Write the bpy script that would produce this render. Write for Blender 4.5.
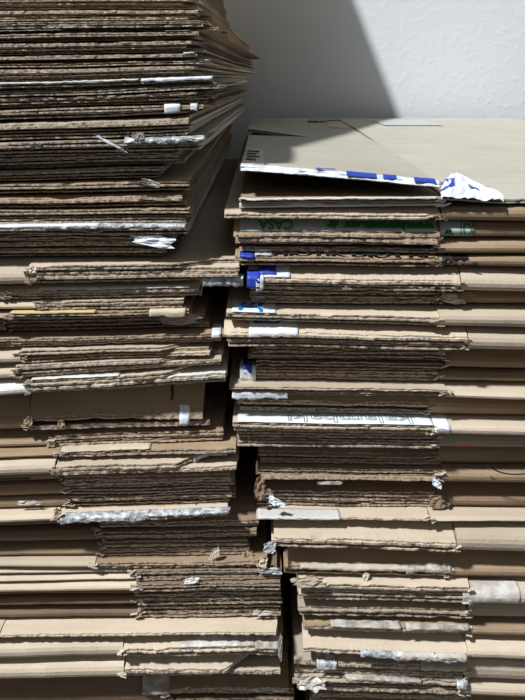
import bpy, math, random
from mathutils import Vector, noise
R = math.radians
scene = bpy.context.scene
for o in list(bpy.data.objects):
    bpy.data.objects.remove(o)
C = scene.collection

# ------------------------------------------------------------------ camera
CAMZ, DIST, FOC = 0.75, 0.70, 800.0          # the stacks' front is 0.70 m away
PITCH = math.atan(270 / FOC)
cam = bpy.data.cameras.new('camera')
cam.sensor_fit = 'VERTICAL'; cam.sensor_height = 24.0; cam.lens = FOC / 700 * 24.0
cam.clip_start = 0.02
camo = bpy.data.objects.new('camera', cam); C.objects.link(camo)
camo.location = (0, -DIST, CAMZ)
camo.rotation_euler = (R(90) - PITCH, 0, 0)
scene.camera = camo
# ------------------------------------------------------------------ world, sun
w = bpy.data.worlds.new('world'); scene.world = w; w.use_nodes = True
bg = w.node_tree.nodes['Background']
wn = w.node_tree
wtc = wn.nodes.new('ShaderNodeTexCoord'); wsx = wn.nodes.new('ShaderNodeSeparateXYZ'); wcr = wn.nodes.new('ShaderNodeValToRGB')
wmr = wn.nodes.new('ShaderNodeMapRange'); wmr.inputs[1].default_value = -1.0; wmr.inputs[2].default_value = 1.0
wn.links.new(wtc.outputs['Generated'], wsx.inputs[0]); wn.links.new(wsx.outputs['Z'], wmr.inputs[0])
wn.links.new(wmr.outputs[0], wcr.inputs[0]); wn.links.new(wcr.outputs[0], bg.inputs[0])
wcr.color_ramp.elements[0].position = 0.45; wcr.color_ramp.elements[0].color = (0.10, 0.10, 0.11, 1)
wcr.color_ramp.elements[1].position = 0.80; wcr.color_ramp.elements[1].color = (0.88, 0.94, 1.0, 1)
bg.inputs[1].default_value = 0.27
sun = bpy.data.lights.new('sun', 'SUN'); sun.energy = 5.2; sun.angle = R(4.5)
sun.color = (0.96, 0.98, 1.0)
suno = bpy.data.objects.new('sun', sun); C.objects.link(suno)
suno.rotation_euler = Vector((0.55, 0.42, -1.0)).to_track_quat('-Z', 'Y').to_euler()
suno.location = (-1, -1.5, 3)
vs = scene.view_settings
vs.view_transform = 'Standard'; vs.look = 'None'; vs.gamma = 1.0
vs.use_curve_mapping = False; vs.exposure = 0.0
WALL_Y = 1.05

# ------------------------------------------------------------------ materials
def nodes_of(name):
    m = bpy.data.materials.new(name); m.use_nodes = True
    nt = m.node_tree; b = nt.nodes['Principled BSDF']
    return m, nt, b
def cardboard(name, c1, c2, rough=0.85, bump=0.25, streak=(5, 90, 400)):
    m, nt, b = nodes_of(name)
    tc = nt.nodes.new('ShaderNodeTexCoord')
    mp = nt.nodes.new('ShaderNodeMapping'); mp.inputs['Scale'].default_value = streak
    nt.links.new(tc.outputs['Object'], mp.inputs[0])
    n1 = nt.nodes.new('ShaderNodeTexNoise'); n1.inputs['Scale'].default_value = 1.0
    n1.inputs['Detail'].default_value = 5; n1.inputs['Roughness'].default_value = 0.65
    nt.links.new(mp.outputs[0], n1.inputs['Vector'])
    n2 = nt.nodes.new('ShaderNodeTexNoise'); n2.inputs['Scale'].default_value = 14
    n2.inputs['Detail'].default_value = 6
    nt.links.new(tc.outputs['Object'], n2.inputs['Vector'])
    mx = nt.nodes.new('ShaderNodeMath'); mx.operation = 'ADD'
    nt.links.new(n1.outputs['Fac'], mx.inputs[0]); nt.links.new(n2.outputs['Fac'], mx.inputs[1])
    cr = nt.nodes.new('ShaderNodeValToRGB')
    cr.color_ramp.elements[0].position = 0.33; cr.color_ramp.elements[1].position = 0.68
    cr.color_ramp.elements[0].color = (*c1, 1); cr.color_ramp.elements[1].color = (*c2, 1)
    hf = nt.nodes.new('ShaderNodeMath'); hf.operation = 'MULTIPLY'; hf.inputs[1].default_value = 0.5
    nt.links.new(mx.outputs[0], hf.inputs[0]); nt.links.new(hf.outputs[0], cr.inputs[0])
    # every box takes its own shade of the board
    oi = nt.nodes.new('ShaderNodeObjectInfo')
    hs = nt.nodes.new('ShaderNodeHueSaturation')
    mr = nt.nodes.new('ShaderNodeMapRange'); mr.inputs[3].default_value = 0.86; mr.inputs[4].default_value = 1.12
    nt.links.new(oi.outputs['Random'], mr.inputs[0]); nt.links.new(mr.outputs[0], hs.inputs['Value'])
    nt.links.new(cr.outputs[0], hs.inputs['Color'])
    nt.links.new(hs.outputs[0], b.inputs['Base Color'])
    b.inputs['Roughness'].default_value = rough
    n3 = nt.nodes.new('ShaderNodeTexNoise'); n3.inputs['Scale'].default_value = 260; n3.inputs['Detail'].default_value = 4
    nt.links.new(tc.outputs['Object'], n3.inputs['Vector'])
    bp = nt.nodes.new('ShaderNodeBump'); bp.inputs['Strength'].default_value = bump; bp.inputs['Distance'].default_value = 0.002
    nt.links.new(n3.outputs['Fac'], bp.inputs['Height']); nt.links.new(bp.outputs[0], b.inputs['Normal'])
    return m
def plain(name, c, rough=0.6, bump=0.0, scale=200, c2=None, fs=20):
    m, nt, b = nodes_of(name)
    b.inputs['Base Color'].default_value = (*c, 1); b.inputs['Roughness'].default_value = rough
    tc = nt.nodes.new('ShaderNodeTexCoord')
    if c2:
        n = nt.nodes.new('ShaderNodeTexNoise'); n.inputs['Scale'].default_value = fs; n.inputs['Detail'].default_value = 5
        nt.links.new(tc.outputs['Object'], n.inputs['Vector'])
        cr = nt.nodes.new('ShaderNodeValToRGB')
        cr.color_ramp.elements[0].position = 0.4; cr.color_ramp.elements[1].position = 0.6
        cr.color_ramp.elements[0].color = (*c, 1); cr.color_ramp.elements[1].color = (*c2, 1)
        nt.links.new(n.outputs['Fac'], cr.inputs[0]); nt.links.new(cr.outputs[0], b.inputs['Base Color'])
    if bump:
        n = nt.nodes.new('ShaderNodeTexNoise'); n.inputs['Scale'].default_value = scale; n.inputs['Detail'].default_value = 4
        nt.links.new(tc.outputs['Object'], n.inputs['Vector'])
        bp = nt.nodes.new('ShaderNodeBump'); bp.inputs['Strength'].default_value = bump; bp.inputs['Distance'].default_value = 0.004
        nt.links.new(n.outputs['Fac'], bp.inputs['Height']); nt.links.new(bp.outputs[0], b.inputs['Normal'])
    return m
def fibre(name, c1, c2):
    m, nt, b = nodes_of(name)
    tc = nt.nodes.new('ShaderNodeTexCoord'); mp = nt.nodes.new('ShaderNodeMapping'); mp.inputs['Scale'].default_value = (260, 260, 700)
    nt.links.new(tc.outputs['Object'], mp.inputs[0])
    n = nt.nodes.new('ShaderNodeTexNoise'); n.inputs['Scale'].default_value = 1.0; n.inputs['Detail'].default_value = 4; n.inputs['Roughness'].default_value = 0.8
    nt.links.new(mp.outputs[0], n.inputs['Vector'])
    cr = nt.nodes.new('ShaderNodeValToRGB'); cr.color_ramp.elements[0].position = 0.38; cr.color_ramp.elements[1].position = 0.62
    cr.color_ramp.elements[0].color = (*c1, 1); cr.color_ramp.elements[1].color = (*c2, 1)
    nt.links.new(n.outputs['Fac'], cr.inputs[0]); nt.links.new(cr.outputs[0], b.inputs['Base Color']); b.inputs['Roughness'].default_value = 0.95
    return m
M = {
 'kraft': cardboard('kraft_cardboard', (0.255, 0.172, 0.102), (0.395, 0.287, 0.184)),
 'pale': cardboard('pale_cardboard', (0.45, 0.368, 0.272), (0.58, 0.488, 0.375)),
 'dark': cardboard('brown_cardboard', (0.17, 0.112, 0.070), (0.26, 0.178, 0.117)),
 'grey': cardboard('greyish_cardboard', (0.29, 0.235, 0.172), (0.44, 0.37, 0.28)),
 'toppanel': cardboard('grey_buff_cardboard', (0.37, 0.345, 0.28), (0.46, 0.435, 0.36)),
 'white': cardboard('white_lined_cardboard', (0.50, 0.48, 0.44), (0.72, 0.71, 0.68)),
 'edge': fibre('cut_edge_fibres', (0.15, 0.102, 0.066), (0.66, 0.555, 0.435)),
 'torn': cardboard('torn_fibre', (0.42, 0.36, 0.28), (0.62, 0.56, 0.48), streak=(60, 90, 90)),
 'tape': plain('clear_tape', (0.42, 0.38, 0.33), 0.3, 0.5, 120, (0.58, 0.56, 0.53), 60),
 'foil': plain('wrinkled_foil_tape', (0.26, 0.27, 0.28), 0.3, 1.0, 160, (0.60, 0.62, 0.63), 130),
 'dull': plain('dull_strip', (0.27, 0.24, 0.195), 0.45, 0.5, 150, (0.47, 0.44, 0.39), 110),
 'wtape': plain('white_tape', (0.70, 0.74, 0.79), 0.35, 0.4, 90),
 'blue': plain('blue_print', (0.025, 0.06, 0.42), 0.4),
 'cyan': plain('light_blue_print', (0.0, 0.22, 0.62), 0.4),
 'green': plain('green_print', (0.010, 0.17, 0.04), 0.5),
 'black': plain('black_print', (0.012, 0.011, 0.010), 0.6),
 'greyink': plain('thin_grey_print', (0.16, 0.19, 0.20), 0.6),
 'whiteprint': plain('white_print', (0.70, 0.74, 0.75), 0.5),
 'palegrey': plain('pale_grey_print', (0.42, 0.44, 0.44), 0.6),
 'red': plain('red_print', (0.45, 0.04, 0.03), 0.5),
 'fade': plain('faded_red_print', (0.50, 0.34, 0.28), 0.6),
 'yellow': cardboard('yellow_paper', (0.55, 0.42, 0.20), (0.68, 0.55, 0.30)),
 'cord': plain('black_cord', (0.01, 0.01, 0.01), 0.5),
}
mw, nt, b = nodes_of('white_plaster')
b.inputs['Base Color'].default_value = (0.86, 0.90, 0.94, 1); b.inputs['Roughness'].default_value = 0.8
tc = nt.nodes.new('ShaderNodeTexCoord')
n = nt.nodes.new('ShaderNodeTexNoise'); n.inputs['Scale'].default_value = 75; n.inputs['Detail'].default_value = 3
n2 = nt.nodes.new('ShaderNodeTexNoise'); n2.inputs['Scale'].default_value = 9; n2.inputs['Detail'].default_value = 2
nt.links.new(tc.outputs['Object'], n.inputs['Vector']); nt.links.new(tc.outputs['Object'], n2.inputs['Vector'])
ml = nt.nodes.new('ShaderNodeMath'); ml.operation = 'MULTIPLY'
cr = nt.nodes.new('ShaderNodeValToRGB'); cr.color_ramp.elements[0].position = 0.5; cr.color_ramp.elements[1].position = 0.72
nt.links.new(n.outputs['Fac'], cr.inputs[0])
nt.links.new(cr.outputs[0], ml.inputs[0]); nt.links.new(n2.outputs['Fac'], ml.inputs[1])
bp = nt.nodes.new('ShaderNodeBump'); bp.inputs['Strength'].default_value = 0.13; bp.inputs['Distance'].default_value = 0.004
nt.links.new(ml.outputs[0], bp.inputs['Height']); nt.links.new(bp.outputs[0], b.inputs['Normal'])
M['plaster'] = mw
M['concrete'] = plain('concrete_floor', (0.085, 0.080, 0.072), 0.8, 0.2, 60, (0.13, 0.125, 0.115), 6)

# ------------------------------------------------------------------ helpers
def obj(name, verts, faces, mat, parent=None, smooth=False):
    me = bpy.data.meshes.new(name); me.from_pydata(verts, [], faces)
    mats = mat if isinstance(mat, list) else [mat]
    for m in mats: me.materials.append(M[m])
    if smooth:
        for p in me.polygons: p.use_smooth = True
    me.update()
    o = bpy.data.objects.new(name, me); C.objects.link(o)
    if parent: o.parent = parent
    return o
def at(px, py, Y):
    """where the sight line through a photo point meets the upright plane y = Y"""
    th = PITCH
    dx, dz = (px - 262.5) / FOC, (350 - py) / FOC
    fy = math.cos(th) + dz * math.sin(th); fz = -math.sin(th) + dz * math.cos(th)
    k = (Y + DIST) / fy
    return Vector((dx * k, Y, CAMZ + fz * k))
def nz(a, b=0.0, c=0.0): return noise.noise(Vector((a, b, c)))
def box_mesh(x0, x1, y0, y1, z0, z1):
    v = [(x, y, z) for x in (x0, x1) for y in (y0, y1) for z in (z0, z1)]
    f = [(0, 1, 3, 2), (4, 6, 7, 5), (0, 4, 5, 1), (2, 3, 7, 6), (0, 2, 6, 4), (1, 5, 7, 3)]
    return v, f

# ------------------------------------------------------------------ setting
v, f = box_mesh(-2.4, 2.4, WALL_Y, WALL_Y + 0.12, 0, 2.4)
o = obj('wall_back', v, f, 'plaster'); o['kind'] = 'structure'
v, f = box_mesh(-2.4, 2.4, -1.6, WALL_Y + 0.12, -0.06, 0)
o = obj('floor', v, f, 'concrete'); o['kind'] = 'structure'

# ------------------------------------------------------------------ one flattened box
class Box:
    """z_bot / z_top: functions of x; the flaps run from the slot to the ragged end, the folded edge beyond it"""
    def __init__(s, root, zb, zt, P, Pab, n, seed, rot, t0, cav=0.011):
        s.root, s.zb, s.zt, s.P, s.Pab, s.n, s.seed, s.rot, s.t0 = root, zb, zt, P, Pab, n, seed, rot, t0
        s.Yb = max(-P, -Pab) + cav
        s.recess = None
    def pitch(s, x):
        T = s.zt(x) - s.zb(x) - 0.0014
        return min(s.t0, T / s.n)
    def front(s, x, k=0):
        """how far the edge of sheet k comes forward at x"""
        y = -s.P + s.off[k] + 0.0016 * nz(x * 9, s.seed * 3.1, k) + 0.0007 * nz(x * 60, s.seed, k * 2.0)
        q = nz(x * 30, s.seed * 7.7, k * 5.0)
        if q > 0.48: y += (q - 0.48) * 0.012
        if s.recess: y += s.recess(x, k)
        return y
    def u(s, x, y, k):
        y0 = -s.P - 0.002
        a = max(0.0, min(1.0, (y - y0) / (s.Yb - y0)))
        return a * 0.6 + 0.4 * math.sin(a * math.pi / 2)
    def zbase(s, x, y, k):
        p = s.pitch(x); T = s.zt(x) - s.zb(x) - 0.0014
        lo = k * p + (0.0004 * nz(x * 22, k * 3.3 + s.seed, 1.5))
        hi = T - (s.n - k) * p if s.n == 1 or k == s.n - 1 else (T - p) * k / (s.n - 1)
        hi = max(hi, k * p)
        return s.zb(x) + max(0, lo) + (hi - lo) * s.u(x, y, k)
    def ztopsurf(s, x, y):
        k = s.n - 1
        return s.zbase(x, y, k) + s.pitch(x) * 0.96

class Panel_: pass
EDGE = []
def edged(o):
    """the cut edge shows its fibres"""
    o.data.materials.append(M['edge'])
    for i in EDGE: o.data.polygons[i].material_index = 1
    return o
def flap_mesh(bx, k, xa, xb, depth, end_jit):
    """one corrugated sheet: two ragged liners with the fluted medium between them"""
    EDGE.clear()
    step = 0.0022 if not isinstance(bx, Panel_) and bx.seed < 200 else 0.005
    n = max(6, int((xb - xa) / step))
    rows = [0.006, 0.014, 0.026, 0.042, 0.062]
    verts, faces = [], []
    lip = 0.0034 * max(0.0, 0.45 + nz(bx.seed * 2.9, k * 4.1, 3)) if not isinstance(bx, Panel_) else 0.0
    crush = nz(bx.seed * 5.3, k * 2.7, 6) > 0.12
    lin = bx.pitch((xa + xb) / 2) * (0.45 if crush else 0.30)
    npt = None
    sd = bx.seed * 13.7 + k * 3.9
    for i in range(n + 1):
        q = i / n
        x = xa + (xb - xa) * q
        yf = bx.front(x, k)
        yt = yf + 0.0014 * nz(x * 160, sd, 4) + 0.0010 * nz(x * 420, sd, 5); yl = yf + 0.0014 * nz(x * 160, sd, 9) + 0.0010 * nz(x * 420, sd, 6) - lip * (0.7 + 0.9 * nz(x * 18, sd, 12))
        th = bx.pitch(x) * (0.90 + 0.10 * nz(x * 25, sd, 2))
        cr = nz(x * 45, sd, 31)
        front_th = th * (1 - max(0, cr - 0.25) * 1.1)
        wav = 0.00035 * nz(x * 120, sd, 17)
        def X(y):
            # ragged / turned right end
            e = (y + bx.P) * bx.rot
            if q > 0.5: e += end_jit * nz(y * 40, sd, 8) * 0.4
            return x + e * max(0, min(1, q * 1.6 if bx.rot else q))
        pts = []
        y1 = yf + 0.07
        ys = [y1 + (depth - y1) * f_ for f_ in (1.0, 0.55, 0.25, 0.08)] + [yf + r for r in rows[::-1]]
        for y in ys: pts.append((X(y), y, bx.zbase(x, y, k) + th))
        z0 = bx.zbase(x, yf, k)
        pts.append((X(yf), yt, z0 + front_th + wav))
        pts.append((X(yf), yt, z0 + front_th - lin + wav))
        yi = yf + 0.014; zi = bx.zbase(x, yi, k)
        pts.append((X(yi), yi, zi + th - lin)); pts.append((X(yi), yi, zi + lin))
        pts.append((X(yf), yl, z0 + lin)); pts.append((X(yf), yl, z0))
        for y in ys[::-1]: pts.append((X(y), y, bx.zbase(x, y, k)))
        npt = len(pts); verts += pts
    for i in range(n):
        a, c = i * npt, (i + 1) * npt
        for j in range(npt):
            j2 = (j + 1) % npt
            faces.append((a + j, a + j2, c + j2, c + j))
            if j in (9, 13): EDGE.append(len(faces) - 1)
    faces.append(tuple(range(npt))[::-1]); faces.append(tuple(range(n * npt, (n + 1) * npt)))
    # fluted medium
    fp = 0.0058; m = int((xb - xa) / fp * 4)
    base = len(verts)
    ph = nz(sd, 1, 1) * 3
    for i in range(m + 1):
        x = xa + 0.0006 + (xb - xa - 0.0012) * i / m
        yf = bx.front(x, k) + 0.0007 + 0.0006 * nz(x * 90, sd, 40)
        th = bx.pitch(x) * 0.9
        s = [0, 1, 0, -1][i % 4]
        for y in (yf, yf + 0.013):
            z = bx.zbase(x, y, k) + th / 2 + s * max(0.0003, th / 2 - lin * 0.8)
            if y == yf and s < 0: y = yf - lip * 0.8
            e = (y + bx.P) * bx.rot
            verts.append((x + e, y, z))
    for i in range(m):
        a = base + i * 2
        faces.append((a, a + 2, a + 3, a + 1)); EDGE.append(len(faces) - 1)
    return verts, faces

def fold_mesh(bx, xa, xb, zlo, zhi, hfrac, depth, dP, sd):
    """smooth folded edge of the box: a bent board whose nose faces the room"""
    n = max(4, int(abs(xb - xa) / 0.008))
    verts, faces = [], []
    npt = None
    for i in range(n + 1):
        x = xa + (xb - xa) * i / n
        zb, zt = zlo(x), zhi(x); T = zt - zb
        h = T * hfrac
        P = bx.P - dP + 0.0016 * nz(x * 9, sd, 0) + 0.0005 * nz(x * 60, sd, 3)
        wob = 0.0006 * nz(x * 20, sd, 5)
        pr = [(depth, zt), (bx.Yb + 0.02, zt), (bx.Yb + 0.003, zt - T * 0.03)]
        # crease line, then the rounded nose
        yb, yn = bx.Yb, -P
        pr += [((yb * 0.5 + yn * 0.5), zb + h + (T * 0.97 - h) * 0.55 + wob)]
        pr += [(yn + 0.004, zb + h + 0.0008 + wob), (yn + 0.0014, zb + h * 0.86 + wob), (yn, zb + h * 0.62), (yn + 0.0003, zb + h * 0.35),
               (yn + 0.0016, zb + h * 0.14), (yn + 0.0045, zb + 0.0002), (yn + 0.012, zb), (0.08, zb), (depth, zb)]
        npt = len(pr)
        verts += [(x, y, z) for y, z in pr]
    for i in range(n):
        a, c = i * npt, (i + 1) * npt
        for j in range(npt):
            j2 = (j + 1) % npt
            faces.append((a + j, c + j, c + j2, a + j2))
    faces.append(tuple(range(npt))); faces.append(tuple(range(n * npt, (n + 1) * npt))[::-1])
    return verts, faces

def patch(bx, name, mat, x0, x1, u0, u1, hang=0.0, seed=0, crumple=0.0007, lift=0.0005, ragged=0.002, k=None, nose=False):
    """tape, print or torn liner lying on the sloping top sheet from u0 (front) to u1 (back), hanging over the edge by `hang`"""
    rnd = random.Random(seed)
    nx = max(3, int((x1 - x0) / 0.0025)); path = []
    na = 16 if nose else 5
    verts, faces = [], []
    k = bx.n - 1 if k is None else k
    for i in range(nx + 1):
        x = x0 + (x1 - x0) * i / nx
        yf = (bx.front(x, k) if not nose else -bx.P + 0.0015) - 0.0008
        yB = yf + (bx.Yb - yf) * u1; yA = yf + (bx.Yb - yf) * u0
        row = []
        for j in range(na + 1):
            y = yB + (yA - yB) * j / na
            if nose:
                pn = bx.nose_at(x, u0 + (u1 - u0) * (1 - j / na)); row.append((x, pn.y - lift * 1.2, pn.z + lift * 0.5)); continue
            z = bx.ztopsurf(x, y) if k == bx.n - 1 else bx.zbase(x, y, k) + bx.pitch(x) * 0.5
            c = crumple * (nz(x * 130, y * 130, seed) + 0.6 * nz(x * 300, y * 300, seed + 5))
            row.append((x + ragged * 0.5 * nz(y * 200, seed, i * 0.01), y, z + lift + abs(c)))
        if hang > 0:
            hh = hang * (1 + 0.5 * nz(x * 60, seed, 2) + 0.3 * nz(x * 200, seed, 7))
            z0 = row[-1][2]
            for j in range(1, 5):
                d = j / 4
                row.append((x, yf - 0.0008 - crumple * 1.5 * (1 + nz(x * 150, d * 4, seed)), z0 - hh * d))
        verts += row; L = len(row)
    for i in range(nx):
        for j in range(L - 1):
            a = i * L + j
            faces.append((a, a + 1, a + L + 1, a + L))
    o = obj(name, verts, faces, mat, bx.root, True)
    sm = o.modifiers.new('thickness', 'SOLIDIFY'); sm.thickness = 0.0002; sm.offset = 1
    return o

def scrap(name, mat, c, sx, sz, seed, parent, tilt=0.0, dep=0.006):
    dep = min(dep, 0.4 * min(sx, sz))
    """small torn, crumpled scrap standing off an edge"""
    n = 6; verts, faces = [], []
    for i in range(n + 1):
        for j in range(n + 1):
            a, b_ = i / n - 0.5, j / n - 0.5
            r = 1 + 0.35 * nz(a * 5, b_ * 5, seed)
            x = a * sx * r; z = b_ * sz * (1.15 - 0.9 * abs(a + 0.2 * math.sin(seed))) * (1 + 0.5 * nz(a * 6, 3, seed)) + a * sx * tilt
            y = dep * (nz(a * 4, b_ * 4, seed + 9) + 0.5 * nz(a * 11, b_ * 11, seed + 2)) + dep * 0.8 * b_
            verts.append((c[0] + x, c[1] + y, c[2] + z))
    for i in range(n):
        for j in range(n):
            a = i * (n + 1) + j
            faces.append((a, a + n + 1, a + n + 2, a + 1))
    o = obj(name, verts, faces, mat, parent)
    sm = o.modifiers.new('thickness', 'SOLIDIFY'); sm.thickness = 0.0004
    return o

def tear(bx, x, seed, parent, mat='torn', size=0.010):
    """frayed fibres where a flap was slit from the folded edge"""
    rnd = random.Random(seed); verts, faces = [], []
    T = bx.zt(x) - bx.zb(x); p = bx.pitch(x) * bx.n
    for s_ in range(9):
        z = bx.zb(x) + rnd.uniform(0.05, 0.9) * max(p, 0.006)
        x0 = x + rnd.uniform(-0.005, 0.004); ln = size * rnd.uniform(0.35, 0.8)
        ang = rnd.uniform(-0.9, 0.9); y = -bx.P + rnd.uniform(-0.003, 0.002); wd = rnd.uniform(0.0005, 0.0014)
        b0 = len(verts); K = 5
        for i in range(K + 1):
            q = i / K
            px = x0 + (q - 0.5) * ln * math.cos(ang); pz = z + (q - 0.5) * ln * math.sin(ang) * 0.5
            py = y + 0.002 * nz(q * 5, seed, s_)
            ww = wd * (0.5 + abs(nz(q * 4, s_, seed)) * 1.3) * (1 - 0.6 * abs(q - .5))
            verts += [(px, py, pz - ww), (px, py - 0.001, pz + ww), (px, py + 0.004, pz)]
        for i in range(K):
            a = b0 + i * 3
            faces += [(a, a + 3, a + 4, a + 1), (a + 1, a + 4, a + 5, a + 2), (a + 2, a + 5, a + 3, a)]
        faces += [(b0, b0 + 1, b0 + 2), (b0 + K * 3, b0 + K * 3 + 2, b0 + K * 3 + 1)]
    return obj('torn_edge', verts, faces, mat, parent)

def text_on(bx, s, x0, x1, u0, u1, mat, name='printed_text', flip=True, bold=0.0, nose=False, outline=False, parent=None):
    """lettering printed on the slope; flip = upside down, as on the boxes in the pile"""
    cu = bpy.data.curves.new('t', 'FONT'); cu.body = s; cu.size = 1.0; cu.offset = bold
    if outline: cu.fill_mode = 'NONE'; cu.bevel_depth = 0.012; cu.bevel_resolution = 0
    to = bpy.data.objects.new('t', cu); C.objects.link(to)
    bpy.context.view_layer.update()
    me = bpy.data.meshes.new_from_object(to.evaluated_get(bpy.context.evaluated_depsgraph_get()))
    bpy.data.objects.remove(to); bpy.data.curves.remove(cu)
    vs_ = [v.co.copy() for v in me.vertices]; fs = [tuple(p.vertices) for p in me.polygons]
    bpy.data.meshes.remove(me)
    mnx, mxx = min(v.x for v in vs_), max(v.x for v in vs_); mny, mxy = min(v.y for v in vs_), max(v.y for v in vs_)
    out = []
    for v in vs_:
        a = (v.x - mnx) / (mxx - mnx); b_ = (v.y - mny) / (mxy - mny)
        if flip: a, b_ = 1 - a, 1 - b_
        x = x0 + (x1 - x0) * a; uu = u0 + (u1 - u0) * b_
        yf = -bx.P + 0.001; y = yf + (bx.Yb - yf) * uu
        if nose:
            pn = bx.nose_at(x, uu); out.append((x, pn.y - 0.0022, pn.z + 0.0004)); continue
        out.append((x, y - 0.0013, bx.ztopsurf(x, y) + 0.0014 + 0.0001 * v.z))
    return obj(name, out, fs, mat, parent or bx.root)

# ------------------------------------------------------------------ the stacks
XL, XR = -0.46, 0.50
SH_X = -0.058        # where the left stack's lit edge line meets eye level
def zline(y_a, y_b, xa_px, xb_px, P):
    A, B = at(xa_px, y_a, -P), at(xb_px, y_b, -P)
    def fn(x):
        q = (x - A.x) / (B.x - A.x); q = max(-0.15, min(1.15, q))
        return A.z + (B.z - A.z) * q
    return fn

def thing(name, label, cat, loc, group=None):
    o = bpy.data.objects.new(name, None); C.objects.link(o); o.empty_display_size = 0.05
    o['label'] = label; o['category'] = cat
    if group: o['group'] = group
    return o

def table(fn):
    """sample a height line once, then read it by interpolation"""
    x0, dx, n = -0.60, 0.005, 250
    t = [fn(x0 + dx * i) for i in range(n)]
    def g(x):
        q = (x - x0) / dx; i = max(0, min(n - 2, int(q)))
        return t[i] + (t[i + 1] - t[i]) * (q - i)
    return g
def build_stack(rows, side, ztop0, Ptop, rot_fn):
    prev_z, prev_P = ztop0, Ptop
    boxes = []
    for i, r in enumerate(rows):
        ya, yb, P, n, slot, end = r['ya'], r['yb'], (14 + (r['P'] - 12) * 1.3 if r['P'] >= 12 else 14 - (12 - r['P']) * 2.0) / 1000, r['n'], r['slot'], r['end']
        seed = (1 if side == 'R' else 50) + i
        if side == 'R': zb0 = zline(ya, yb, 245, 500, P)
        else: zb0 = zline(ya, yb, 0, 230, P)
        pz = prev_z
        minT = 0.0034 * n * 0.62 + 0.0010
        if 'zabs' in r: zb0 = lambda x, z=r['zabs']: z
        amp = 0.0011 if 'zabs' not in r else 0.0
        zb = table(lambda x: min(zb0(x) + amp * nz(x * 11, seed * 1.7, 0), pz(x) - minT))
        root = thing('flattened_cardboard_box', r['label'], 'cardboard box', None,
                     'flattened cardboard boxes in the right stack' if side == 'R' else 'flattened cardboard boxes in the left stack')
        bx = Box(root, zb, pz, P, prev_P, n, seed, rot_fn(ya) if side == 'L' else 0.0, r.get('t', 0.0040 + 0.0018 * max(0.0, (ya - 250) / 450)),
                 0.010 + 0.024 * max(0.0, min(1.0, (ya - 200) / 350)))
        rnd = random.Random(seed)
        up = side == 'L' and ya < 262
        bx.off = [rnd.uniform(0.0, 0.012 if up else 0.0065) for _ in range(n)]
        if r.get('top', True): bx.off[n - 1] = 0.0 if r['P'] > 10 else rnd.uniform(0, 0.003)
        ymid = (ya + yb) / 2
        xe = at(end, ymid, -P).x
        xs = at(slot, ymid, -P).x if slot is not None else None
        if 'cham' in r:
            xc = at(r['cham'], ymid, -P).x
            if side == 'L':
                bx.recess = lambda x, k, xc=xc, n=n: (min(0.020, max(0, x - xc) * 0.7) if (k >= n - 1) else 0.0)
        depth = 1.0 - rnd.uniform(0.0, 0.06)
        mat = r.get('mat', 'kraft')
        for k in range(n):
            ej = rnd.uniform(-0.004, 0.004) * (1.6 if side == 'L' and ya < 130 else 1)
            if side == 'R': a, b_ = xe + ej, (xs if xs else XR)
            else: a, b_ = (xs if xs is not None else XL), xe + ej
            mk = mat
            if mat == 'kraft' and rnd.random() < 0.3 and k < n - 1: mk = rnd.choice(['grey', 'dark', 'kraft'])
            if up and rnd.random() < 0.55: mk = rnd.choice(['pale', 'kraft', 'pale', 'grey', 'torn'])
            if k == n - 1 and r.get('topmat'): mk = r['topmat']
            v, f = flap_mesh(bx, k, a, b_, depth, 0.030 if side == 'L' and ya < 130 else 0.008)
            edged(obj('flap' if xs is not None else 'board', v, f, mk, root))
        if xs is not None:
            m = r.get('m', 1); hf = r.get('h', 0.5)
            for j in range(m):
                zl = lambda x, j=j: bx.zb(x) + (bx.zt(x) - 0.0004 - bx.zb(x)) * j / m
                zh = lambda x, j=j: bx.zb(x) + (bx.zt(x) - 0.0004 - bx.zb(x)) * ((j + 1) / m - 0.012 * (j + 1 < m))
                a, b_ = (xs + 0.0008, XR) if side == 'R' else (XL, xs - 0.0008)
                v, f = fold_mesh(bx, a, b_, zl, zh, hf, depth, r.get('dP', 0) / 1000 + 0.003 * (j % 2), seed + j * 0.37)
                obj('folded_edge', v, f, r.get('fmat', mat), root)
            hh = hf
            def nose_prof(x, bx=bx, hh=hh, m=m, sd=seed + (m - 1) * 0.37, dP=r.get('dP', 0) / 1000 + 0.003 * ((m - 1) % 2)):
                T = (bx.zt(x) - 0.0004 - bx.zb(x)) / m; zb_ = bx.zt(x) - 0.0004 - T; h = T * hh
                yn = -(bx.P - dP + 0.0016 * nz(x * 9, sd, 0) + 0.0005 * nz(x * 60, sd, 3)); wob = 0.0006 * nz(x * 20, sd, 5)
                return [(zb_, yn + 0.0045), (zb_ + h * 0.14, yn + 0.0016), (zb_ + h * 0.35, yn + 0.0003), (zb_ + h * 0.62, yn),
                        (zb_ + h * 0.86 + wob, yn + 0.0014), (zb_ + h + 0.0008 + wob, yn + 0.004),
                        (zb_ + h + (T * 0.97 - h) * 0.55 + wob, (bx.Yb + yn) / 2), (zb_ + T * 0.97, bx.Yb + 0.003)]
            def nose_at(x, q, pf=nose_prof):
                """point on the fold's face, q = 0 at its underside, 1 at its top"""
                p = pf(x); z = p[0][0] + (p[-1][0] - p[0][0]) * q
                for (za_, ya_), (zb2, yb2) in zip(p, p[1:]):
                    if z <= zb2: return Vector((x, ya_ + (yb2 - ya_) * (z - za_) / (zb2 - za_ + 1e-9), z))
                return Vector((x, p[-1][1], z))
            bx.nose_at = nose_at
            if r.get('tear', True): tear(bx, xs, seed, root, r.get('tmat', 'torn'))
        r['bx'] = bx; bx.xs, bx.xe = xs, xe
        bx.ym = ymid
        boxes.append(bx)
        prev_z, prev_P = zb, P
    return prev_z, prev_P, boxes

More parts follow.
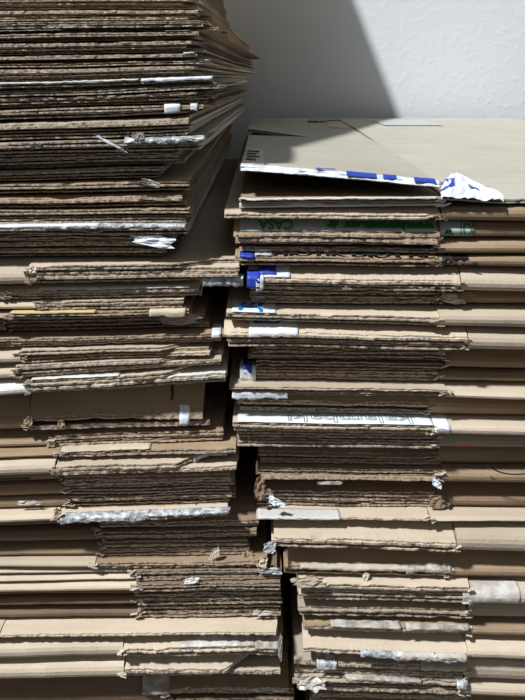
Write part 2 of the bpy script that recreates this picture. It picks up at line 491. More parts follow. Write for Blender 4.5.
def row(ya, yb, P, n, slot, end, label, **k):
    d = dict(ya=ya, yb=yb, P=P, n=n, slot=slot, end=end, label=label); d.update(k); return d

RIGHT = [
 row(219, 221, 16, 1, 441, 222, 'cardboard box whose pale sheet juts left, second from the top of the right stack', mat='pale', fmat='kraft', h=.8),
 row(252, 254, 13, 4, 437, 237, 'cardboard box with green upside-down web address printed on its white band', m=2, h=.6),
 row(265, 267, 14, 2, 438, 239, 'cardboard box with big black letters along its folded edge', h=.75, fmat='kraft'),
 row(288, 292, 16, 2, 460, 252, 'tan cardboard box with blue and white tape on its left end, under the black-lettered one', mat='pale', h=.55, t=.0045),
 row(303, 305, 7, 3, 440, 247, 'thin brown cardboard box with white torn scrap at its slit, above the cyan-printed one', h=.6),
 row(322, 328, 18, 2, 438, 231, 'cardboard box with white corner printed with a light blue hooked letter', mat='pale', h=.72),
 row(346, 351, 18, 3, 467, 228, 'cardboard box with white rounded tape and dark blue stripe at its left end', mat='pale', h=.62),
 row(366, 369, 5, 4, 444, 252, 'dark brown cardboard box right below the one with white rounded tape', h=.5, mat='kraft'),
 row(379, 382, 6, 3, 438, 250, 'dark brown cardboard box beside the crumpled blue and white scrap', h=.6, mat='kraft'),
 row(393, 400, 15, 4, 446, 232, 'cardboard box with white underside peeling at left, above the white lettered one', mat='pale', h=.5),
 row(412, 416, 6, 2, 427, 240, 'shaded brown cardboard box directly above the white lettered one', h=.6),
 row(431, 437, 17, 2, 433, 237, 'cardboard box with white band printed with thin upside-down lowercase letters', mat='pale', h=.75),
 row(446, 449, 12, 3, 436, 240, 'grey-brown cardboard box with a small red mark on its fold', mat='grey', h=.9),
 row(462, 465, 1, 2, 437, 262, 'dark brown cardboard box between the red-marked one and the one with black cord', mat='kraft', h=.6),
 row(481, 484, 7, 4, 441, 258, 'brown cardboard box with a curved black cord across its fold', h=.9, mat='kraft'),
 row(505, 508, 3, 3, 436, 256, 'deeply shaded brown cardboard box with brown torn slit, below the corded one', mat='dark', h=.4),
 row(519, 523, 13, 2, 430, 258, 'thin pale cardboard box with small white scrap near its left corner', mat='pale', h=.75, t=.003),
 row(545, 553, 20, 2, 456, 274, 'pale cardboard box jutting forward with long dark gap between its two flaps', mat='pale', h=.6, t=.005),
 row(574, 578, 13, 2, 448, 284, 'cardboard box with frayed lower flap edge and bluish fuzz near its slit', mat='kraft', h=.35),
 row(600, 606, 21, 4, 468, 298, 'pale cardboard box with whitish scuffed fold and curled paper at left corner', mat='pale', h=.6),
 row(613, 619, 13, 2, 467, 300, 'grey shaded cardboard box just under the white-scuffed one', mat='grey', h=.8),
 row(632, 637, 14, 2, 466, 301, 'cardboard box with torn grey tape strip along its flap, third below scuffed fold', mat='kraft', h=.45),
 row(651, 661, 20, 1, 467, 300, 'pale cardboard box with grey fuzzy strip hanging under its flap edge', mat='pale', h=.5),
 row(672, 682, 14, 3, 465, 297, 'cardboard box with silver tape piece at upper left, near bottom of right stack', mat='grey', fmat='pale', h=.7),
 row(688, 698, 14, 4, 465, 296, 'lowest clearly visible box of the right stack, with rounded grey tape corner', mat='grey', fmat='pale', h=.6),
 row(716, 722, 4, 5, 465, 310, 'shaded box cut by the lower picture border in the right stack', mat='kraft', h=.5),
]
LEFT = [
 row(9, 8, 7, 3, None, 188, 'topmost cardboard box in view in the tall left stack', mat='grey'),
 row(21, 18, 9, 3, None, 192, 'grey-brown cardboard box second from the top edge, left stack', mat='grey'),
 row(31, 29, 12, 3, None, 206, 'cardboard box jutting right near the top of the left stack', mat='grey'),
 row(42, 38, 12, 2, None, 193, 'cardboard box with long pale torn strip at its left end, high in left stack', mat='grey'),
 row(55, 51, 13, 3, None, 190, 'dark-gapped cardboard box just below the pale torn strip', mat='grey'),
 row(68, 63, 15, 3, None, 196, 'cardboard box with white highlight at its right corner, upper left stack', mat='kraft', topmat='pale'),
 row(82, 75, 16, 3, None, 191, 'buff cardboard box directly above the whitened edge with white tape', mat='pale'),
 row(97, 89, 19, 3, None, 214, 'whitish-edged cardboard box with white tape at its protruding right corner', mat='white'),
 row(108, 101, 18, 3, None, 205, 'wrinkled dark cardboard box beneath the white-taped corner', mat='grey'),
 row(120, 112, 19, 2, None, 199, 'cardboard box with white paper bits stuck at right, upper left stack', mat='kraft'),
 row(140, 134, 21, 3, None, 187, 'bright buff cardboard box with blunt corner, above the torn plastic', mat='pale'),
 row(155, 149, 23, 2, None, 201, 'whitish cardboard box with torn plastic film and black mark on its edge', mat='white', t=.0048),
 row(170, 163, 15, 3, None, 182, 'dark brown cardboard box below the torn plastic film', mat='kraft'),
 row(181, 176, 13, 3, None, 162, 'short dark cardboard box ending left of its neighbours, middle left stack', mat='grey'),
 row(194, 190, 15, 2, None, 185, 'cardboard box with small white triangular scrap near its right corner', mat='kraft'),
 row(208, 205, 15, 2, None, 185, 'smooth brown cardboard box, second below the white triangular scrap', mat='kraft'),
 row(224, 221, 16, 3, None, 189, 'brown cardboard box resting on the one with long white tape', mat='kraft'),
 row(234, 234, 20, 2, None, 189, 'cardboard box with a long white and blue-grey tape along its edge', mat='kraft', topmat='white'),
 row(248, 247, 12, 3, None, 172, 'cardboard box with loose white paper tongue at right, under the taped edge', mat='kraft'),
 row(258, 257, 8, 2, None, 163, 'thin shaded cardboard box above the wide brown panel', mat='kraft'),
 row(285, 281, 19, 4, 30, 237, 'wide cardboard box whose panel reaches the right stack, with grey tape hanging', mat='pale', cham=180, h=.55, fmat='pale'),
 row(300, 295, 13, 2, 6, 197, 'cardboard box with two white edges under the wide panel, left stack', mat='pale'),
 row(310, 306, 15, 2, 40, 184, 'cardboard box split by a small notch at left, above the yellow strip', mat='pale', h=.6),
 row(320, 316, 17, 2, 10, 190, 'cardboard box with a bright yellow strip and grey tape at right', mat='kraft'),
 row(333, 327, 6, 3, 6, 205, 'deeply shaded brown cardboard box below the yellow strip', mat='kraft'),
 row(347, 342, 13, 3, None, 221, 'cardboard box with small white tape square at its right corner, middle left stack', mat='kraft'),
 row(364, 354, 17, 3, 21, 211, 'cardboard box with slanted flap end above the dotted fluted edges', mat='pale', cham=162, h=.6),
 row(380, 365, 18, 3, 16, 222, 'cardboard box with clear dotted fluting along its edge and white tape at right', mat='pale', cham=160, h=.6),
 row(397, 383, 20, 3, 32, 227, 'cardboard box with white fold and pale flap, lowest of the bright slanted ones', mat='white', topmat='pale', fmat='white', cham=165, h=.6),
 row(431, 425, 9, 2, 30, 208, 'wide shaded brown cardboard box with white tape stub and short black mark', mat='kraft', h=.3),
 row(448, 440, 8, 2, 54, 224, 'brown cardboard box with dense fluted edge, above the pinkish strip', mat='kraft', h=.35),
 row(459, 452, 15, 1, 60, 234, 'cardboard box with thin pinkish torn strip over the brightest flap', mat='kraft', h=.8),
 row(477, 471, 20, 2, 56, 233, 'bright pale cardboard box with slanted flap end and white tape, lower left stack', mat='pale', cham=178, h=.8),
 row(497, 492, 10, 4, 66, 232, 'dark brown cardboard box with short black line on its fold at left', mat='kraft', m=2, h=.7),
 row(509, 502, 9, 3, 70, 232, 'brown cardboard box resting on the one with shiny foil tape', mat='kraft', h=.7),
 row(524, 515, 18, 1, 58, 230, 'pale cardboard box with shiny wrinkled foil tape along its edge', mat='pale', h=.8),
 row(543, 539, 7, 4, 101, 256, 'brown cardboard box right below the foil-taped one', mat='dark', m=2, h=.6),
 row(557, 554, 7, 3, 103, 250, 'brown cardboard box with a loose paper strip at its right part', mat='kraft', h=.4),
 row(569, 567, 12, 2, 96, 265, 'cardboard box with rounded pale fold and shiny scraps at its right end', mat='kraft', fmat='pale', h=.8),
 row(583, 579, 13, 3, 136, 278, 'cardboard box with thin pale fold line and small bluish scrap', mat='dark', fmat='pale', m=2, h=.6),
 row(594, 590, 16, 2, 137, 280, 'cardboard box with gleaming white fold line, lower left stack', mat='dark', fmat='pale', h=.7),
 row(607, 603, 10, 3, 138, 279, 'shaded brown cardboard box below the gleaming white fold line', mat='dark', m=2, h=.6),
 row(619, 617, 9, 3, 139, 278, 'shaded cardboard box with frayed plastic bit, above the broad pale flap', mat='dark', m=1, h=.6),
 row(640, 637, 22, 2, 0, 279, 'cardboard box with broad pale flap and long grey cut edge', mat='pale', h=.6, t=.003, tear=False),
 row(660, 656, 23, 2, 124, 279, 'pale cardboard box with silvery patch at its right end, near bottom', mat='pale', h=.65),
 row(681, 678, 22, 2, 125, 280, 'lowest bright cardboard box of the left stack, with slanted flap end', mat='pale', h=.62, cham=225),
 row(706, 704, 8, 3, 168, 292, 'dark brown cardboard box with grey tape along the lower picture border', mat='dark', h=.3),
]
# top levels of the stacks
zRtop = table(zline(208, 205, 245, 500, 0.018)); PR = 0.018
z_end_R, P_end_R, RB = build_stack(RIGHT, 'R', zRtop, PR, None)
ztl = table(zline(-4, -5, 0, 230, 0.004))
z_end_L, P_end_L, LB = build_stack(LEFT, 'L', ztl, 0.0, lambda y: 0.0 if y > 160 else (0.020 if y > 100 else (0.010 if 90 < y < 100 else 0.034)))

# the stacks go on to the floor below the picture
def below(zend, P, side, slot, end, lab):
    rows = []; z = min(zend(-0.2), zend(0.2)); k = max(1, round(z / 0.028))
    for j in range(k):
        zz = z * (1 - (j + 1) / k)
        rows.append(row(700, 700, 8, 3, slot, end, lab, mat='kraft', zabs=max(zz, 0.0003)))
    return build_stack(rows, side, zend, P, lambda y: 0.0)
below(z_end_R, P_end_R, 'R', 465, 312, 'brown cardboard box at the foot of the right stack, standing below the picture edge')
below(z_end_L, P_end_L, 'L', 168, 292, 'brown cardboard box at the foot of the left stack, standing below the picture edge')
# and the left stack goes on above the picture: its skewed top boxes throw the shadow on the wall
zz = max(ztl(-0.4), ztl(0.0)); z0 = zz + 0.0004; j = 0
while z0 < CAMZ + 0.40:
    root = thing('flattened_cardboard_box', 'cardboard box on the top of the tall left stack, above the picture edge', 'cardboard box', None,
                 'cardboard boxes above the picture edge')
    thk = 0.021; h = z0 + thk - CAMZ; skew = h > 0.165
    za = table(lambda x, z=z0: z) if j else table(lambda x: ztl(x) + 0.0003)
    zb_ = table(lambda x, z=z0 + thk - 0.0004: z)
    bx = Box(root, za, zb_, -0.012, -0.012, 5, 200 + j, 0.31 if skew else 0.035, 0.0041)
    bx.off = [0.001 * k for k in range(5)]
    xe = SH_X - 0.456 * h if skew else -0.085 - 0.25 * max(0, h - 0.06)
    for k in range(5):
        v, f = flap_mesh(bx, k, XL, xe, 0.96, 0.002)
        obj('board', v, f, 'grey' if j % 2 else 'kraft', root)
    z0 += thk; j += 1

# ------------------------------------------------------------------ topmost box of the right stack, its upper flap gaping
TR = thing('flattened_cardboard_box', 'topmost flattened cardboard box of the right stack, its upper flap gaping open', 'cardboard box', None,
           'flattened cardboard boxes in the right stack')
lo = Box(TR, zRtop, table(lambda x: zRtop(x) + 0.0105), 0.020, 0.020, 2, 301, 0, 0.0036); lo.off = [0.004, 0.0, 0.002]
xs1 = at(441, 195, -0.018).x
for k in range(2):
    v, f = flap_mesh(lo, k, at(239, 200, -0.018).x + 0.001 * k, xs1, 0.9 - 0.02 * k, 0.002)
    obj('flap', v, f, ['white', 'kraft'][k], TR)
ZBACK = at(262, 119, 1.0).z + 0.003
xl1 = at(240, 165, -0.018).x
zl1, zr1 = at(240, 171, -0.018).z, at(441, 188, -0.018).z
class Panel(Panel_):
    P = 0.018; rot = 0.0; seed = 310; n = 1; Yb = 0.03; recess = None
    def __init__(s, kind): s.kind = kind
    def pitch(s, x): return 0.0042
    def front(s, x, k=0):
        if s.kind == 'rear': return 0.431
        return -0.018 + 0.0022 * nz(x * 30, s.seed) + 0.0015 * nz(x * 110, 5)
    def zbase(s, x, y, k):
        if s.kind == 'right': zf = zRtop(x) + 0.0012 + 0.004 * max(0, 1 - (x - xs1) / 0.05)
        else:
            q = max(0, min(1, (x - xl1) / (xs1 - xl1))); zf = zl1 + (zr1 - zl1) * q ** 1.15
        a = max(0, min(1, (y + 0.018) / 1.0)); a = 1 - (1 - a) ** (3.0 if s.kind == 'right' else 1.7)
        z = zf + (ZBACK - 0.005 - zf) * a + 0.002 * math.sin(a * 3.1) * nz(x * 6, y * 3, 2)
        if s.kind == 'right': z = z + 0.0
        if s.kind == 'rear':
            z += 0.0085 * max(0, 1 - max(0, x - xl1) / 0.085) * max(0, 1 - (y - 0.4) / 0.45)
        return z
    def ztopsurf(s, x, y): return s.zbase(x, y, 0) + 0.0040
pl, pr, rear = Panel('left'), Panel('right'), Panel('rear')
v, f = flap_mesh(pl, 0, xl1, xs1 - 0.0006, 0.43, 0.0); obj('flap', v, f, 'toppanel', TR)
v, f = flap_mesh(rear, 0, xl1 - 0.002, 0.1475, 0.99, 0.0); obj('board', v, f, 'toppanel', TR)
v, f = flap_mesh(pr, 0, xs1 + 0.0008, XR, 0.99, 0.0); obj('board', v, f, 'toppanel', TR)
patch(lo, 'torn_liner', 'white', at(239, 200, -0.018).x, xs1 - 0.004, -0.02, 0.06, hang=0.0012)
tear(lo, xs1, 77, TR, 'white', 0.018)
def rpatch(p, name, mat, x0, x1, y0, y1, cr, sd, lift=0.0006, hang=0.0, ang=0.0):
    nx = max(4, int((x1 - x0) / 0.003)); ny = max(4, int((y1 - y0) / 0.003)); vv, ff = [], []
    for i in range(nx + 1):
        for j in range(ny + 1):
            x = x0 + (x1 - x0) * i / nx; y = y0 + (y1 - y0) * j / ny
            y2 = y + 0.003 * nz(x * 90, sd) + ang * (x - x0); x2 = x + 0.003 * nz(y * 90, sd, 4)
            z = p.ztopsurf(x2, max(y2, -0.018)) + lift + cr * abs(nz(x * 60, y * 60, sd)) + cr * 0.5 * abs(nz(x * 170, y * 170, sd))
            if y2 < -0.017: z -= min(hang, (-0.017 - y2) * 1.6)
            vv.append((x2, max(y2, -0.0205 - 0.002 * nz(x * 80, sd)), z))
    for i in range(nx):
        for j in range(ny):
            a = i * (ny + 1) + j; ff.append((a, a + ny + 1, a + ny + 2, a + 1))
    o = obj(name, vv, ff, mat, TR)
    if cr > 0: sm = o.modifiers.new('thickness', 'SOLIDIFY'); sm.thickness = 0.0003; sm.offset = 1
    return o
rpatch(pl, 'tape', 'wtape', xl1 + 0.001, xs1 - 0.002, -0.026, -0.010, 0.0012, 5, hang=0.004)
for a, b_, y0 in ((0.045, 0.062, -0.016), (0.071, 0.096, -0.022), (0.102, 0.113, -0.020), (0.128, 0.146, -0.021)):
    rpatch(pl, 'printed_letter', 'blue', a, b_, y0, y0 + 0.0055, 0.0008, 6, lift=0.0022, hang=0.003, ang=0.12)
rpatch(pl, 'tape', 'tape', xl1 + 0.001, xl1 + 0.020, -0.012, 0.20, 0.0008, 8)
for j in range(4):
    rpatch(pl, 'printed_letter', 'black', xl1 + 0.004, xl1 + 0.013 + 0.003 * (j % 2), 0.03 + 0.035 * j, 0.042 + 0.035 * j, 0.0004, 9 + j, lift=0.0016)
# crumpled white and blue tape beside the slit
def crumple_tape():
    x0, x1 = xs1 - 0.001, at(503, 195, -0.02).x; nx, ny = 26, 14; vv, ff = [], []
    for i in range(nx + 1):
        for j in range(ny + 1):
            a, b_ = i / nx, j / ny
            x = x0 + (x1 - x0) * a
            wdt = (0.014 + 0.075 * (math.sin(min(1, a * 1.25) * math.pi * 0.62)) ** 1.2) * (1 if a < 0.62 else max(0.05, 1 - (a - 0.62) / 0.42))
            y = -0.024 + wdt * b_ + 0.002 * nz(a * 9, b_ * 5, 3)
            z = pr.ztopsurf(x, max(y, -0.018)) + 0.0006 + 0.006 * abs(nz(a * 3, b_ * 2.5, 1)) + 0.0035 * abs(nz(a * 7, b_ * 5, 2)) + 0.0015 * abs(nz(a * 17, b_ * 11, 5)) + 0.004 * math.sin(a * 3.1) * math.sin(b_ * 3.1)
            if b_ < 0.15: z -= 0.003 * (1 - b_ / 0.15)
            vv.append((x, y, z))
    for i in range(nx):
        for j in range(ny):
            a = i * (ny + 1) + j; ff.append((a, a + ny + 1, a + ny + 2, a + 1))
    o = obj('tape', vv, ff, 'wtape', TR); sm = o.modifiers.new('thickness', 'SOLIDIFY'); sm.thickness = 0.0003; sm.offset = 1
    from mathutils.bvhtree import BVHTree
    bv = BVHTree.FromPolygons([Vector(v) for v in vv], ff)
    def stroke(pts, wd, name='printed_letter'):
        V, F = [], []; K = 24
        def P_(q):
            q *= len(pts) - 1; i = min(len(pts) - 2, int(q)); t = q - i
            return (pts[i][0] + (pts[i + 1][0] - pts[i][0]) * t, pts[i][1] + (pts[i + 1][1] - pts[i][1]) * t)
        for i in range(K + 1):
            p0, p1 = P_(max(0, i / K - 0.02)), P_(min(1, i / K + 0.02)); c = P_(i / K)
            d = Vector((p1[0] - p0[0], p1[1] - p0[1])).normalized(); nn = Vector((-d.y, d.x)) * wd * (0.7 + 0.3 * math.sin(i / K * 3.1))
            for s_ in (-1, -.3, .3, 1):
                X_, Y_ = x0 + (x1 - x0) * (c[0]) + nn.x * s_, c[1] + nn.y * s_ * 1.6
                hit = bv.ray_cast(Vector((X_, Y_, 1.0)), Vector((0, 0, -1)))[0]
                z = hit.z if hit else pr.ztopsurf(X_, max(Y_, -0.018)); V.append((X_, Y_, z + 0.0010))
        for i in range(K):
            for s_ in range(3):
                a = i * 4 + s_; F.append((a, a + 4, a + 5, a + 1))
        o = obj(name, V, F, 'blue', TR)
    stroke([(0.02, 0.035), (0.14, 0.042), (0.28, 0.036), (0.34, 0.020), (0.28, 0.0), (0.12, -0.012), (0.04, -0.015)], 0.0030)
    stroke([(0.64, 0.040), (0.78, 0.022), (0.90, 0.006)], 0.0022)
    stroke([(0.52, -0.004), (0.58, 0.002), (0.66, -0.010)], 0.0035)
crumple_tape()
# marks on the top panel
rpatch(rear, 'faded_label', 'fade', 0.112, 0.144, 0.66, 0.78, 0.0, 20, lift=0.0004)
rpatch(pr, 'faded_label', 'palegrey', 0.21, 0.31, 0.72, 0.90, 0.0, 21, lift=0.0004)
rpatch(rear, 'torn_edge', 'grey', 0.085, 0.118, 0.82, 0.88, 0.004, 22)
rpatch(rear, 'torn_edge', 'grey', 0.118, 0.150, 0.88, 0.92, 0.003, 23)

# ------------------------------------------------------------------ tapes, prints, scraps
def rb(i): return RB[i]
def X(px, bx): return at(px, bx.ym, -bx.P).x
def pt(bx, name, mat, a, b_, u0, u1, **k): return patch(bx, name, mat, X(a, bx), X(b_, bx), u0, u1, **k)
def sc(bx, mat, px, py, w, h, seed, name='paper_scrap', tilt=0.0, out=0.004):
    p = at(px, py, -bx.P - out); return scrap(name, mat, p, w, h, seed, bx.root, tilt)
# right stack
b3 = RB[1]
bd = pt(b3, 'printed_band', 'palegrey', 240, 436, 0.05, 1.0, crumple=0.0002, lift=0.0006)
text_on(b3, 'www.hercanta.com.tr', X(326, b3), X(434, b3), 0.0, 0.66, 'green', bold=0.08, parent=bd)
pt(b3, 'printed_band', 'palegrey', 439, 472, 0.0, 1.0, crumple=0.0001, lift=0.0010, nose=True)
text_on(b3, 'w', X(442, b3), X(453, b3), 0.10, 0.45, 'green', bold=0.07, nose=True)
def ring(bx, px, r, nose, name='printed_logo'):
    V, F = [], []; cx = X(px, bx); K = 28
    for rr0, rr1 in ((1.0, 0.86), (0.62, 0.42)):
        for i in range(K):
            b0 = len(V)
            for (rr, an) in ((rr0, i), (rr1, i), (rr1, i + 1), (rr0, i + 1)):
                t = an / K * 2 * math.pi
                x = cx + r * rr * math.cos(t); uu = 0.42 + 0.62 * rr * math.sin(t)
                if uu < 0.0 or uu > 1.0: uu = max(0.0, min(1.0, uu))
                pn = bx.nose_at(x, uu); V.append((x, pn.y - 0.0019, pn.z + 0.0006))
            F.append((b0, b0 + 1, b0 + 2, b0 + 3))
    return obj(name, V, F, 'green', bx.root)
ring(b3, 466, 0.0062, True)
text_on(b3, 'CASA', X(258, b3), X(293, b3), 0.0, 0.66, 'green', bold=0.02, parent=bd)
b4 = RB[2]
pt(b4, 'tape', 'blue', 240, 254, 0.0, 0.9, hang=0.002)
pt(b4, 'printed_band', 'palegrey', 255, 272, 0.0, 0.9)
text_on(b4, 'HIOTIK DIOTTIL', X(272, b4), X(434, b4), -0.05, 0.7, 'black', flip=False, bold=0.06)
text_on(b4, 'OTTIL', X(441, b4), X(478, b4), 0.05, 0.92, 'black', flip=False, bold=0.08, nose=True)
b5 = RB[3]
pt(b5, 'tape', 'wtape', 259, 290, 0.0, 1.0, hang=0.0)
pt(b5, 'tape', 'blue', 259, 276, 0.10, 0.62, lift=0.0018, crumple=0.0003)
pt(b5, 'tape', 'blue', 247, 260, -0.1, 0.4, hang=0.008, lift=0.001)
pt(b5, 'tape', 'wtape', 256, 264, -0.1, 0.3, hang=0.010, lift=0.0005)
b6 = RB[4]
sc(b6, 'torn', 454, 299, 0.020, 0.008, 3, 'torn_edge', tilt=-0.15)
sc(b6, 'kraft', 470, 296, 0.020, 0.006, 13, 'torn_edge', tilt=0.1)
b7 = RB[5]
pt(b7, 'printed_band', 'wtape', 232, 276, 0.0, 1.0, crumple=0.0002)
def cstroke(bx, pts, wd, mat):
    V, F = [], []; K = 30
    def P_(q):
        q *= len(pts) - 1; i = min(len(pts) - 2, int(q)); t = q - i
        return (pts[i][0] + (pts[i + 1][0] - pts[i][0]) * t, pts[i][1] + (pts[i + 1][1] - pts[i][1]) * t)
    yf = -bx.P + 0.001; Ls = bx.Yb - yf
    for i in range(K + 1):
        p0, p1 = P_(max(0, i / K - 0.02)), P_(min(1, i / K + 0.02)); c = P_(i / K)
        d = Vector((p1[0] - p0[0], (p1[1] - p0[1]) * Ls)).normalized(); nn = Vector((-d.y, d.x)) * wd
        for s_ in (-1, 1):
            x = c[0] + nn.x * s_; y = yf + Ls * c[1] + nn.y * s_
            V.append((x, y, bx.ztopsurf(x, y) + 0.0016))
    for i in range(K): F.append((i * 2, i * 2 + 2, i * 2 + 3, i * 2 + 1))
    return obj('printed_letter', V, F, mat, bx.root)
xa = X(240, b7); xb = X(262, b7)
cstroke(b7, [(xa, 0.05), (xa + 0.0005, 0.22), (xa + 0.005, 0.33), (xa + 0.011, 0.33), (xb - 0.004, 0.30), (xb - 0.001, 0.15), (xb - 0.001, -0.02)], 0.0016, 'cyan')
for q in (0.0, 0.008, 0.016):
    cstroke(b7, [(xa + 0.001 + q, 0.42), (xa + 0.004 + q, 0.58), (xa + 0.005 + q, 0.66)], 0.0016, 'blue')
b8 = RB[6]
pt(b8, 'tape', 'wtape', 249, 298, -0.02, 1.0, hang=0.004, crumple=0.0004)
pt(b8, 'printed_stripe', 'blue', 254, 280, 0.50, 0.98, crumple=0.0002, lift=0.0012)
b10 = RB[8]
pt(b10, 'tape', 'wtape', 240, 256, -0.05, 0.9, hang=0.012, crumple=0.0012)
pt(b10, 'tape', 'blue', 243, 252, -0.08, 0.7, hang=0.007, lift=0.0022, crumple=0.0012)
b11 = RB[9]
pt(b11, 'peeling_liner', 'wtape', 232, 288, -0.05, 0.05, hang=0.006, k=0)
b13 = RB[11]
bd = pt(b13, 'printed_band', 'whiteprint', 238, 433, 0.0, 1.0, crumple=0.0002, lift=0.0006)
pt(b13, 'printed_band', 'whiteprint', 434, 450, 0.0, 1.0, crumple=0.0001, lift=0.0009, nose=True)
text_on(b13, 'kalambaki', X(288, b13), X(413, b13), 0.02, 0.45, 'greyink', outline=True, parent=bd)
text_on(b13, 'e', X(436, b13), X(447, b13), 0.15, 0.6, 'greyink', outline=True, nose=True)
b14 = RB[12]
pt(b14, 'red_mark', 'red', 458, 472, 0.0, 0.18, nose=True, crumple=0.0001)
b16 = RB[14]
def cord():
    cu = bpy.data.curves.new('cord', 'CURVE'); cu.dimensions = '3D'; cu.bevel_depth = 0.0007; cu.bevel_resolution = 2
    pts = [at(484, 464, -0.0115), at(491, 468, -0.0120), at(500, 472.5, -0.0125), at(512, 474.5, -0.0125), at(525, 474, -0.0125), at(545, 470, -0.0125), at(570, 464, -0.0115)]
    s_ = cu.splines.new('NURBS'); s_.points.add(len(pts) - 1); s_.use_endpoint_u = True; s_.order_u = 3
    for p, q in zip(s_.points, pts): p.co = (*q, 1)
    to = bpy.data.objects.new('t', cu); C.objects.link(to); bpy.context.view_layer.update()
    me = bpy.data.meshes.new_from_object(to.evaluated_get(bpy.context.evaluated_depsgraph_get()))
    bpy.data.objects.remove(to); me.name = 'black_cord'; me.materials.clear(); me.materials.append(M['cord'])
    o = bpy.data.objects.new('cord', me); C.objects.link(o)
    o['label'] = 'thin black cord sagging over the brown box fold at the right picture edge'; o['category'] = 'cord'
cord()
sc(b16, 'wtape', 437, 484, 0.009, 0.007, 7, 'paper_scrap', tilt=-0.6)
sc(b16, 'dull', 330, 483, 0.024, 0.003, 17, 'paper_scrap')
sc(RB[15], 'dark', 440, 502, 0.020, 0.012, 9, 'torn_edge')
sc(b16, 'dark', 260, 488, 0.010, 0.022, 19, 'torn_flap')
sc(RB[16], 'wtape', 277, 502, 0.015, 0.007, 21, 'paper_scrap', tilt=-0.5)
pt(RB[16], 'torn_liner', 'white', 258, 340, 0.0, 0.30, hang=0.002)
sc(RB[17], 'foil', 270, 548, 0.012, 0.010, 25, 'tape')
pt(RB[18], 'frayed_liner', 'dull', 405, 450, -0.02, 0.10, hang=0.005, crumple=0.0012)
pt(RB[18], 'frayed_liner', 'torn', 300, 440, -0.02, 0.06, hang=0.003, crumple=0.0008)
sc(RB[18], 'torn', 366, 577, 0.006, 0.008, 27, 'paper_scrap', tilt=0.5)
b21 = RB[19]
pt(b21, 'scuffed_tape', 'tape', 462, 520, 0.1, 0.8, nose=True, crumple=0.0004)
sc(b21, 'grey', 308, 582, 0.030, 0.010, 29, 'curled_paper', out=0.002)
pt(RB[21], 'tape', 'dull', 330, 400, 0.0, 0.2, hang=0.002)
pt(RB[21], 'tape', 'dull', 405, 468, -0.05, 0.12, hang=0.003, crumple=0.001)
pt(RB[22], 'fuzzy_strip', 'foil', 360, 462, -0.02, 0.03, hang=0.007, crumple=0.0012)
pt(RB[22], 'fuzzy_strip', 'torn', 400, 466, -0.02, 0.04, hang=0.006, crumple=0.0015, seed=4)
pt(RB[23], 'tape', 'foil', 316, 336, -0.02, 0.5, hang=0.008, crumple=0.0015)
pt(RB[23], 'tape', 'torn', 420, 465, 0.0, 0.3, hang=0.004, crumple=0.0015)
sc(RB[24], 'tape', 312, 684, 0.026, 0.014, 31, 'tape', out=0.005)
pt(RB[24], 'tape', 'dull', 345, 420, -0.02, 0.25, hang=0.003, crumple=0.001)
pt(RB[24], 'tape', 'foil', 455, 466, -0.02, 0.2, hang=0.009, crumple=0.002)
# left stack
pt(LB[3], 'torn_liner', 'white', -20, 62, 0.0, 0.8, lift=0.002, crumple=0.001)
pt(LB[3], 'torn_liner', 'white', 166, 191, 0.0, 0.7, crumple=0.001)
pt(LB[5], 'torn_liner', 'wtape', 184, 195, 0.0, 0.4, hang=0.001)
pt(LB[7], 'tape', 'wtape', 142, 213, 0.0, 0.4, hang=0.0025, crumple=0.0008)
pt(LB[7], 'torn_liner', 'white', 0, 140, 0.0, 0.15, hang=0.001)
pt(LB[9], 'paper_scrap', 'wtape', 165, 181, 0.0, 0.3, hang=0.006)
pt(LB[9], 'paper_scrap', 'wtape', 191, 198, 0.0, 0.3, hang=0.006)
pt(LB[11], 'plastic_film', 'foil', 125, 205, 0.0, 0.5, hang=0.004, crumple=0.0016)
sc(LB[11], 'dull', 138, 136, 0.009, 0.006, 41, 'plastic_film')
sc(LB[11], 'black', 37, 146, 0.009, 0.0035, 43, 'black_mark', out=0.0025)
sc(LB[11], 'wtape', 112, 144, 0.024, 0.002, 45, 'plastic_film', tilt=-0.5)
sc(LB[11], 'black', 122, 150, 0.010, 0.004, 46, 'black_mark')
sc(LB[14], 'dull', 150, 183, 0.014, 0.005, 47, 'paper_scrap', tilt=-0.3)
pt(LB[17], 'tape', 'foil', 45, 186, 0.0, 0.6, hang=0.003, crumple=0.0006)
pt(LB[17], 'tape', 'wtape', -20, 100, 0.0, 0.6, hang=0.002, crumple=0.0004, lift=0.001)
sc(LB[18], 'wtape', 152, 241, 0.034, 0.009, 49, 'paper_tongue', tilt=-0.12, out=0.010)
b = LB[20]
pt(b, 'tape', 'foil', 202, 243, -0.02, 0.3, hang=0.008, crumple=0.0012, k=0)
sc(b, 'torn', 33, 270, 0.006, 0.006, 51, 'torn_edge')
pt(LB[21], 'torn_liner', 'white', 40, 190, 0.0, 0.12, hang=0.001)
pt(LB[23], 'yellow_strip', 'yellow', 12, 96, 0.0, 0.3, hang=0.0015, crumple=0.0002)
pt(LB[23], 'tape', 'pale', 150, 186, 0.0, 0.6, hang=0.006, crumple=0.001)
sc(LB[24], 'torn', 180, 319, 0.036, 0.010, 53, 'torn_fibres')
pt(LB[25], 'tape', 'wtape', 212, 221, -0.02, 0.9, hang=0.004)
pt(LB[27], 'tape', 'dull', 210, 222, -0.02, 0.9, hang=0.004)
pt(LB[28], 'torn_liner', 'white', 32, 120, 0.0, 0.7, crumple=0.0008)
b = LB[29]
pt(b, 'tape', 'wtape', 180, 190, -0.02, 0.2, hang=0.007)
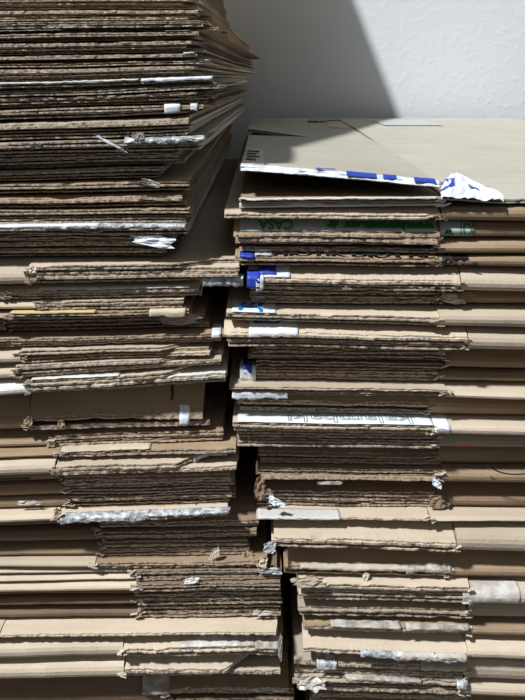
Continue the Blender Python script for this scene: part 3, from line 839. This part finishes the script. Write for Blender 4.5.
pt(b, 'black_mark', 'black', 171, 173, 0.3, 0.9, crumple=0.0001)
sc(b, 'kraft', 28, 421, 0.008, 0.010, 55, 'torn_edge'); sc(b, 'kraft', 61, 424, 0.006, 0.008, 56, 'torn_edge')
pt(LB[30], 'black_mark', 'black', 190, 192, 0.2, 0.9, crumple=0.0001)
pt(LB[31], 'torn_liner', 'pale', 60, 150, 0.0, 0.9, crumple=0.0012)
pt(LB[32], 'tape', 'foil', 193, 227, -0.02, 0.1, hang=0.006)
pt(LB[33], 'black_mark', 'black', -20, 31, 0.2, 0.3, nose=True, crumple=0.0001)
sc(LB[34], 'dull', 30, 503, 0.022, 0.004, 57, 'plastic_film')
b = LB[35]
pt(b, 'foil_tape', 'foil', 61, 150, -0.02, 0.15, hang=0.006, crumple=0.0016)
pt(b, 'foil_tape', 'foil', 148, 230, -0.02, 0.15, hang=0.0025, crumple=0.0012)
pt(b, 'black_mark', 'black', 194, 196, 0.3, 1.0, crumple=0.0001)
sc(b, 'kraft', 58, 512, 0.006, 0.007, 58, 'torn_edge')
sc(LB[37], 'pale', 214, 556, 0.010, 0.012, 59, 'paper_strip', tilt=1.3, out=0.008)
sc(LB[37], 'kraft', 248, 556, 0.010, 0.010, 60, 'paper_scrap'); sc(LB[38], 'foil', 270, 571, 0.022, 0.006, 61, 'tape')
sc(LB[38], 'pale', 262, 563, 0.010, 0.010, 62, 'paper_scrap', out=0.004)
sc(LB[39], 'tape', 191, 581, 0.014, 0.006, 63, 'paper_scrap', tilt=0.2)
sc(LB[42], 'dull', 262, 613, 0.018, 0.005, 65, 'plastic_film')
b = LB[44]
pt(b, 'silvery_patch', 'dull', 255, 278, -0.02, 0.8, hang=0.002, crumple=0.0008)
pt(b, 'torn_liner', 'tape', 180, 255, 0.0, 0.5, crumple=0.0008)
pt(LB[46], 'tape', 'dull', 143, 170, 0.0, 1.0, hang=0.004, crumple=0.001)
sc(LB[45], 'dull', 280, 648, 0.004, 0.03, 67, 'tape')
